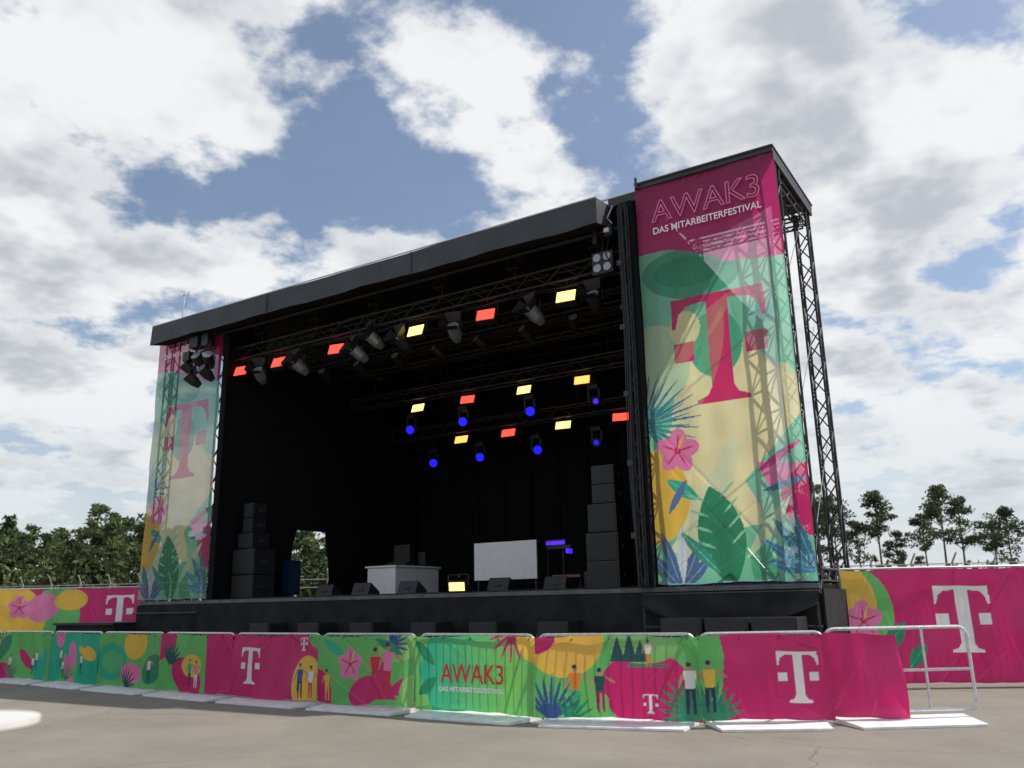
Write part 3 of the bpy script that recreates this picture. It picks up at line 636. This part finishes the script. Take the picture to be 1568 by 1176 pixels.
def a7(S,T,W,H):
    A=Art(S,T,C_mag); A.poly([(-.1,-.1),(.12,-.1),(.28,.4),(.32,.75),(.25,1.2),(-.1,1.2)],C_grn); A.fern(.1,-.02,1.3,.5,C_dgr,9,.03,2.0)
    A.person(.12,.1,.62,C_yel,C_navy); A.logo(1.22,.50,.60,C_wht); return A
def a8(S,T,W,H): return Art(S,T,C_mag)
arts=[a_gen(2,C_grn),a_gen(5,C_mag),a_gen(9,C_grn),a_gen(14,C_grn),a_gen(21,C_teal),a15,a2,a3,a4,a5,a6,a7]
def feet_bar(b,p,d,nv,L,wd):
    T=Matrix(((d.x,-nv.x,0,p.x),(d.y,-nv.y,0,p.y),(0,0,1,0),(0,0,0,1)))
    b.hexa([T@Vector(q) for q in ((.16,-wd,.004),(L-.16,-wd,.004),(L-.08,.25,.004),(.08,.25,.004),(.16,-wd,.03),(L-.16,-wd,.03),(L-.08,.25,.07),(.08,.25,.07))],M_alu)
def rail_frame(b,p,d,L,H,r=.021,gap=.03):
    up=Vector((0,0,1)); c=.12
    a_=p+d*gap; e_=p+d*(L-gap)
    arc=lambda o,u,v:[o+u*(1-math.cos(t))*c+v*(math.sin(t))*c for t in (0,.4,.8,1.2,math.pi/2)]
    pts=[a_+up*.12]+arc(a_+up*(H-c),d,up)+list(reversed(arc(e_+up*(H-c),-d,up)))+[e_+up*.12]
    b.path(pts,r,M_steel,8); b.tube(a_+up*.15,e_+up*.15,r*.8,M_steel,8)
for i in range(len(P)-1):
    p=Vector((*P[i],0));q=Vector((*P[i+1],0));d=q-p;L=d.length;d.normalize();nv=Vector((d.y,-d.x,0))
    par=empty("crowd_barrier"); b=MB(); off=nv*-.06
    rail_frame(b,p+off,d,L,1.10); 
    for k in range(1,int(L/.14)): 
        a_=p+off+d*(k*.14); b.tube(a_+Vector((0,0,.15)),a_+Vector((0,0,1.09)),.007,M_steel,5,cap=False)
    for t in (.15,L-.15):
        a_=p+d*t-nv*.06; b.tube(a_+Vector((0,0,1.0)),a_-nv*.8+Vector((0,0,.05)),.02,M_steel); b.tube(a_+Vector((0,0,.05)),a_-nv*.8+Vector((0,0,.05)),.02,M_steel)
    feet_bar(b,p,d,nv,L,.40); 
    for k in range(int(L/.5)+1):
        a_=p+d*min(L-.02,.02+k*.5); b.tube(a_+nv*.03+Vector((0,0,1.03)),a_-nv*.08+Vector((0,0,1.11)),.006,M_blk,4)
    b.obj("barrier_frame",par)
    banner("printed_banner",P[i],P[i+1],.085,1.085,.0125,arts[i],M_vinyl,amp=.008,seed=20+i,parent=par,edge=.014,crease=1.3)
    if arts[i] is a5:
        text("title_lettering","AWAK3",p+d*.52+Vector((0,0,.46)),d,nv,.36,1.10,M_txtr,par,off=.05)
        text("subtitle_lettering","DAS MITARBEITERFESTIVAL",p+d*.48+Vector((0,0,.34)),d,nv,.09,1.15,M_txtw,par,off=.05)
par=empty("crowd_barrier"); p=Vector((-2.62,-3.02,0)); q=Vector((-1.12,-1.95,0)); d=q-p; L=d.length; d.normalize(); nv=Vector((d.y,-d.x,0))
b=MB(); rail_frame(b,p-nv*.05,d,L,1.13,.022,.0); b.tube(p-nv*.05+Vector((0,0,.62)),q-nv*.05+Vector((0,0,.62)),.018,M_steel,8)
b.tube(p-nv*.05+d*(L*.68)+Vector((0,0,.15)),p-nv*.05+d*(L*.68)+Vector((0,0,1.12)),.018,M_steel,8)
feet_bar(b,p,d,nv,L,.42); b.obj("barrier_frame",par)
e2=p+d*(L*.50); banner("printed_banner",(p.x-.05,p.y-.04),(e2.x,e2.y),.09,1.08,.0125,a8,M_vinyl,amp=.016,seed=77,parent=par,edge=.02,crease=5)

# ------------------------------------------------------------ fences behind
def fence(name,p0,p1,H,paint,seed,post=3.4,zb=.08):
    par=empty(name); p=Vector((*p0,0));q=Vector((*p1,0));d=q-p;L=d.length;d.normalize();nv=Vector((d.y,-d.x,0)); b=MB(); o=-nv*.06
    k=0.0
    while k<L-.1:
        e_=min(k+post,L); a_=p+o+d*k; c_=p+o+d*(e_-.06)
        for z in (.12,H+.02): b.tube(a_+Vector((0,0,z)),c_+Vector((0,0,z)),.02,M_steel)
        for s_ in (a_,c_): b.tube(s_,s_+Vector((0,0,H+.06)),.021,M_steel)
        for j in range(1,22): 
            s_=a_+(c_-a_)*(j/22); b.tube(s_+Vector((0,0,.12)),s_+Vector((0,0,H)),.003,M_steel,4,cap=False)
        T=Matrix(((d.x,-nv.x,0,a_.x),(d.y,-nv.y,0,a_.y),(0,0,1,0),(0,0,0,1)))
        b.box(-.11,.11,-.35,.35,0.002,.14,M_conc,T); k=e_
    b.obj("fence_frame",par); banner("printed_banner",p0,p1,zb,H,.016,paint,M_vinyl,amp=.009,seed=seed,parent=par,edge=.012)
def aR(S,T,W,H):
    A=Art(S,T,C_mag); A.ell(.15,1.15,.68,.85,C_grn); A.ell(.05,1.3,.5,.75,C_yel); A.ell(.0,.4,.6,.5,C_grn); A.flower(.30,1.05,.34,C_pink,C_mag); A.leaf(.6,.5,.9,.65,.14,C_dgr,C_teal); A.leaf(1.0,.25,.9,.5,.12,C_dgr,C_teal); A.flower(.1,.4,.3,lin((220,70,140)),C_wht)
    A.logo(2.02,1.05,1.12,C_wht); A.logo(6.3,1.05,1.12,C_wht); A.ell(4.6,.2,.8,.6,C_grn); A.leaf(3.4,.7,.6,.5,.12,C_dgr); A.ell(8.6,1,.9,.7,C_yel); return A
fence("mobile_fence",(-3.32,1.62),(5.2,6.45),1.98,aR,41)
def aL(S,T,W,H):
    A=Art(S,T,C_mag); pt=W
    A.ell(pt-2.6,1.3,.7,1.0,C_grn); A.ell(pt-4.2,1.2,1.3,1.1,C_yel); A.ell(pt-3.0,1.6,.5,.4,C_pink,.4); A.ell(pt-6.0,1.5,1.0,.6,C_grn); A.ell(pt-5.2,1.7,.4,.4,C_mag); A.flower(pt-3.7,1.6,.35,C_pink,C_mag); A.ell(pt-7.2,1.4,.9,.9,C_org); A.ell(pt-2.2,1.8,.5,.3,C_yel)
    A.logo(pt-.75,1.45,.95,C_wht); return A
fence("mobile_fence",(-34,-5.1),(-23.1,1.75),2.2,aL,43)
b=MB()
for i in range(44):
    x=-70+i*2.025; y=14+i*.825
    b.tube((x,y,0),(x,y,3.4),.07,M_conc); b.tube((x,y,3.4),(x+.3,y-.4,3.9),.05,M_conc)
    if i<43:
        for z in (.4,.9,1.4,2.1,2.8,3.3): b.tube((x,y,z),(x+2.025,y+.825,z),.03 if z>1.5 else .12,M_conc,5)
b.obj("track_fence")
# bistro table close to the photographer, left
def disc_table(tx,ty):
    b=MB(); b.tube((tx,ty,1.078),(tx,ty,1.10),.35,M_table,64); b.tube((tx,ty,1.07),(tx,ty,1.077),.335,M_table,64)
    b.tube((tx,ty,.04),(tx,ty,1.07),.03,M_steel,16); b.tube((tx,ty,0.0),(tx,ty,.04),.25,M_steel,32,r2=.2)
    b.obj("bistro_table")
disc_table(-3.80,-12.69)

# ------------------------------------------------------------ trees
def leafmat(name,c0,c1,sc_):
    m=bpy.data.materials.new(name); m.use_nodes=True; t=m.node_tree; B_=t.nodes["Principled BSDF"]; B_.inputs["Roughness"].default_value=.7; B_.inputs["Specular IOR Level"].default_value=.3
    tc_=t.nodes.new("ShaderNodeTexCoord"); n_=t.nodes.new("ShaderNodeTexNoise"); n_.inputs["Scale"].default_value=sc_; n_.inputs["Detail"].default_value=3
    t.links.new(tc_.outputs["Object"],n_.inputs["Vector"]); r_=t.nodes.new("ShaderNodeValToRGB"); r_.color_ramp.elements[0].position=.35; r_.color_ramp.elements[1].position=.65
    r_.color_ramp.elements[0].color=(*c0,1); r_.color_ramp.elements[1].color=(*c1,1); t.links.new(n_.outputs["Fac"],r_.inputs[0]); t.links.new(r_.outputs[0],B_.inputs["Base Color"])
    tl=t.nodes.new("ShaderNodeBsdfTranslucent"); t.links.new(r_.outputs[0],tl.inputs["Color"]); mx=t.nodes.new("ShaderNodeMixShader"); mx.inputs[0].default_value=.35
    o_=t.nodes["Material Output"]; t.links.new(B_.outputs[0],mx.inputs[1]); t.links.new(tl.outputs[0],mx.inputs[2]); t.links.new(mx.outputs[0],o_.inputs[0]); return m
M_leafA=leafmat("pine_needles",(.050,.066,.042),(.125,.145,.08),.5)
M_leafB=leafmat("forest_foliage",(.055,.085,.035),(.125,.165,.065),.22)
M_bark=mat("pine_bark",(.13,.085,.06),.9)
def pol(az,dist): a=math.radians(az); return (dist*math.sin(a),-14.5+dist*math.cos(a))
class Trees:
    def __init__(s,m=None): s.V=[];s.n=0;s.b=MB();s.lm=m or M_leafA
    def leaves(s,c,rad,n,size):
        u=rng.normal(size=(n,3)); u/=np.linalg.norm(u,axis=1)[:,None]; r=rng.random(n)**.45
        ctr=np.array(c)+u*r[:,None]*np.array(rad)
        a=rng.normal(size=(n,3)); a/=np.linalg.norm(a,axis=1)[:,None]; b_=rng.normal(size=(n,3)); b_=np.cross(a,b_); b_/=np.linalg.norm(b_,axis=1)[:,None]
        sz=size*rng.uniform(.5,1.2,n)[:,None]
        q=np.stack([ctr-a*sz,ctr-b_*sz*.5,ctr+a*sz,ctr+b_*sz*.5],1); s.V.append(q.reshape(-1,3)); s.n+=n
    def pine(s,x,y,h,crown=.5,wd=.2,nc=22,nl=70,lsz=.03):
        lean=rng.normal(0,.02,2)*h
        top=np.array([x+lean[0],y+lean[1],h*.95]); s.b.tube((x,y,0),tuple(top),.013*h,M_bark,6,r2=.004*h)
        for k in range(nc):
            t=crown+(1-crown)*rng.random()**.8
            f_=math.sin(math.pi*min(1,max(.05,(t-crown)/(1-crown)*.8+.2)))
            a=rng.uniform(0,6.28); r=wd*h*f_*rng.uniform(.25,1.0); base=np.array([x,y,0])+np.array([lean[0],lean[1],h*.95])*(t-.06)
            c=np.array([x+lean[0]*t+math.cos(a)*r,y+lean[1]*t+math.sin(a)*r,h*t])
            s.b.tube(tuple(base),tuple(c),.004*h,M_bark,4,r2=.002*h,cap=False)
            rr=h*rng.uniform(.035,.075)
            s.leaves(c,(rr*1.35,rr*1.35,rr*.7),nl,lsz*h)
    def obj(s,name):
        V=np.concatenate(s.V); n=len(V)//4
        me=bpy.data.meshes.new("foliage"); me.vertices.add(len(V)); me.vertices.foreach_set("co",V.ravel().astype(np.float32))
        me.loops.add(n*4); me.loops.foreach_set("vertex_index",np.arange(n*4,dtype=np.int32)); me.polygons.add(n)
        me.polygons.foreach_set("loop_start",np.arange(0,n*4,4,dtype=np.int32)); me.polygons.foreach_set("loop_total",np.full(n,4,dtype=np.int32)); me.update(calc_edges=True); me.materials.append(s.lm)
        par=empty(name); o=bpy.data.objects.new("foliage",me); COL.objects.link(o); o.parent=par; s.b.obj("trunk",par); return par
for az,h,cr,wd in ((-13.4,13.0,.4,.19),(-12.6,13.8,.4,.19),(-11.8,11.5,.45,.19),(-10.3,9.2,.55,.19),(-9.25,11.8,.62,.15),(-8.3,8.0,.6,.17),(-6.7,9.9,.6,.2),(-5.8,11.6,.6,.2),(-4.8,11.2,.58,.19),(-3.2,9.6,.6,.19),(-2.4,9.4,.55,.19),(.5,11,.5,.19),(3,10,.5,.19)):
    t=Trees(); dist=96+rng.uniform(-5,5); x,y=pol(az,dist); t.pine(x,y,h,cr,wd,24,66,.018); t.obj("pine_tree")
t=Trees(M_leafB)
az=-82.0
while az<-38:
    for row in range(3):
        x,y=pol(az+rng.normal(0,.3),116+row*8+rng.uniform(-3,3)); t.pine(x,y,rng.choice([10,11.2,12.4,14.0],p=[.3,.3,.25,.15])+rng.uniform(-.8,.8)+row*.5,.2,.15,20,44,.027)
    az+=rng.uniform(.6,1.1)
for k in range(520):
    x,y=pol(rng.uniform(-82,-38),rng.uniform(110,136)); t.leaves((x,y,rng.uniform(.5,8.6)),(2.6,2.6,2.0),46,.45)
t.obj("tree_line")
t=Trees()
az=-38.0
while az<22:
    x,y=pol(az,rng.uniform(150,170)); t.pine(x,y,rng.uniform(6.0,8.5),.2,.22,12,26,.045); az+=rng.uniform(.5,.9)
for k in range(420):
    x,y=pol(rng.uniform(-38,22),rng.uniform(146,165)); t.leaves((x,y,rng.uniform(.5,5.2)),(3,3,2.0),26,.6)
t.obj("tree_line")
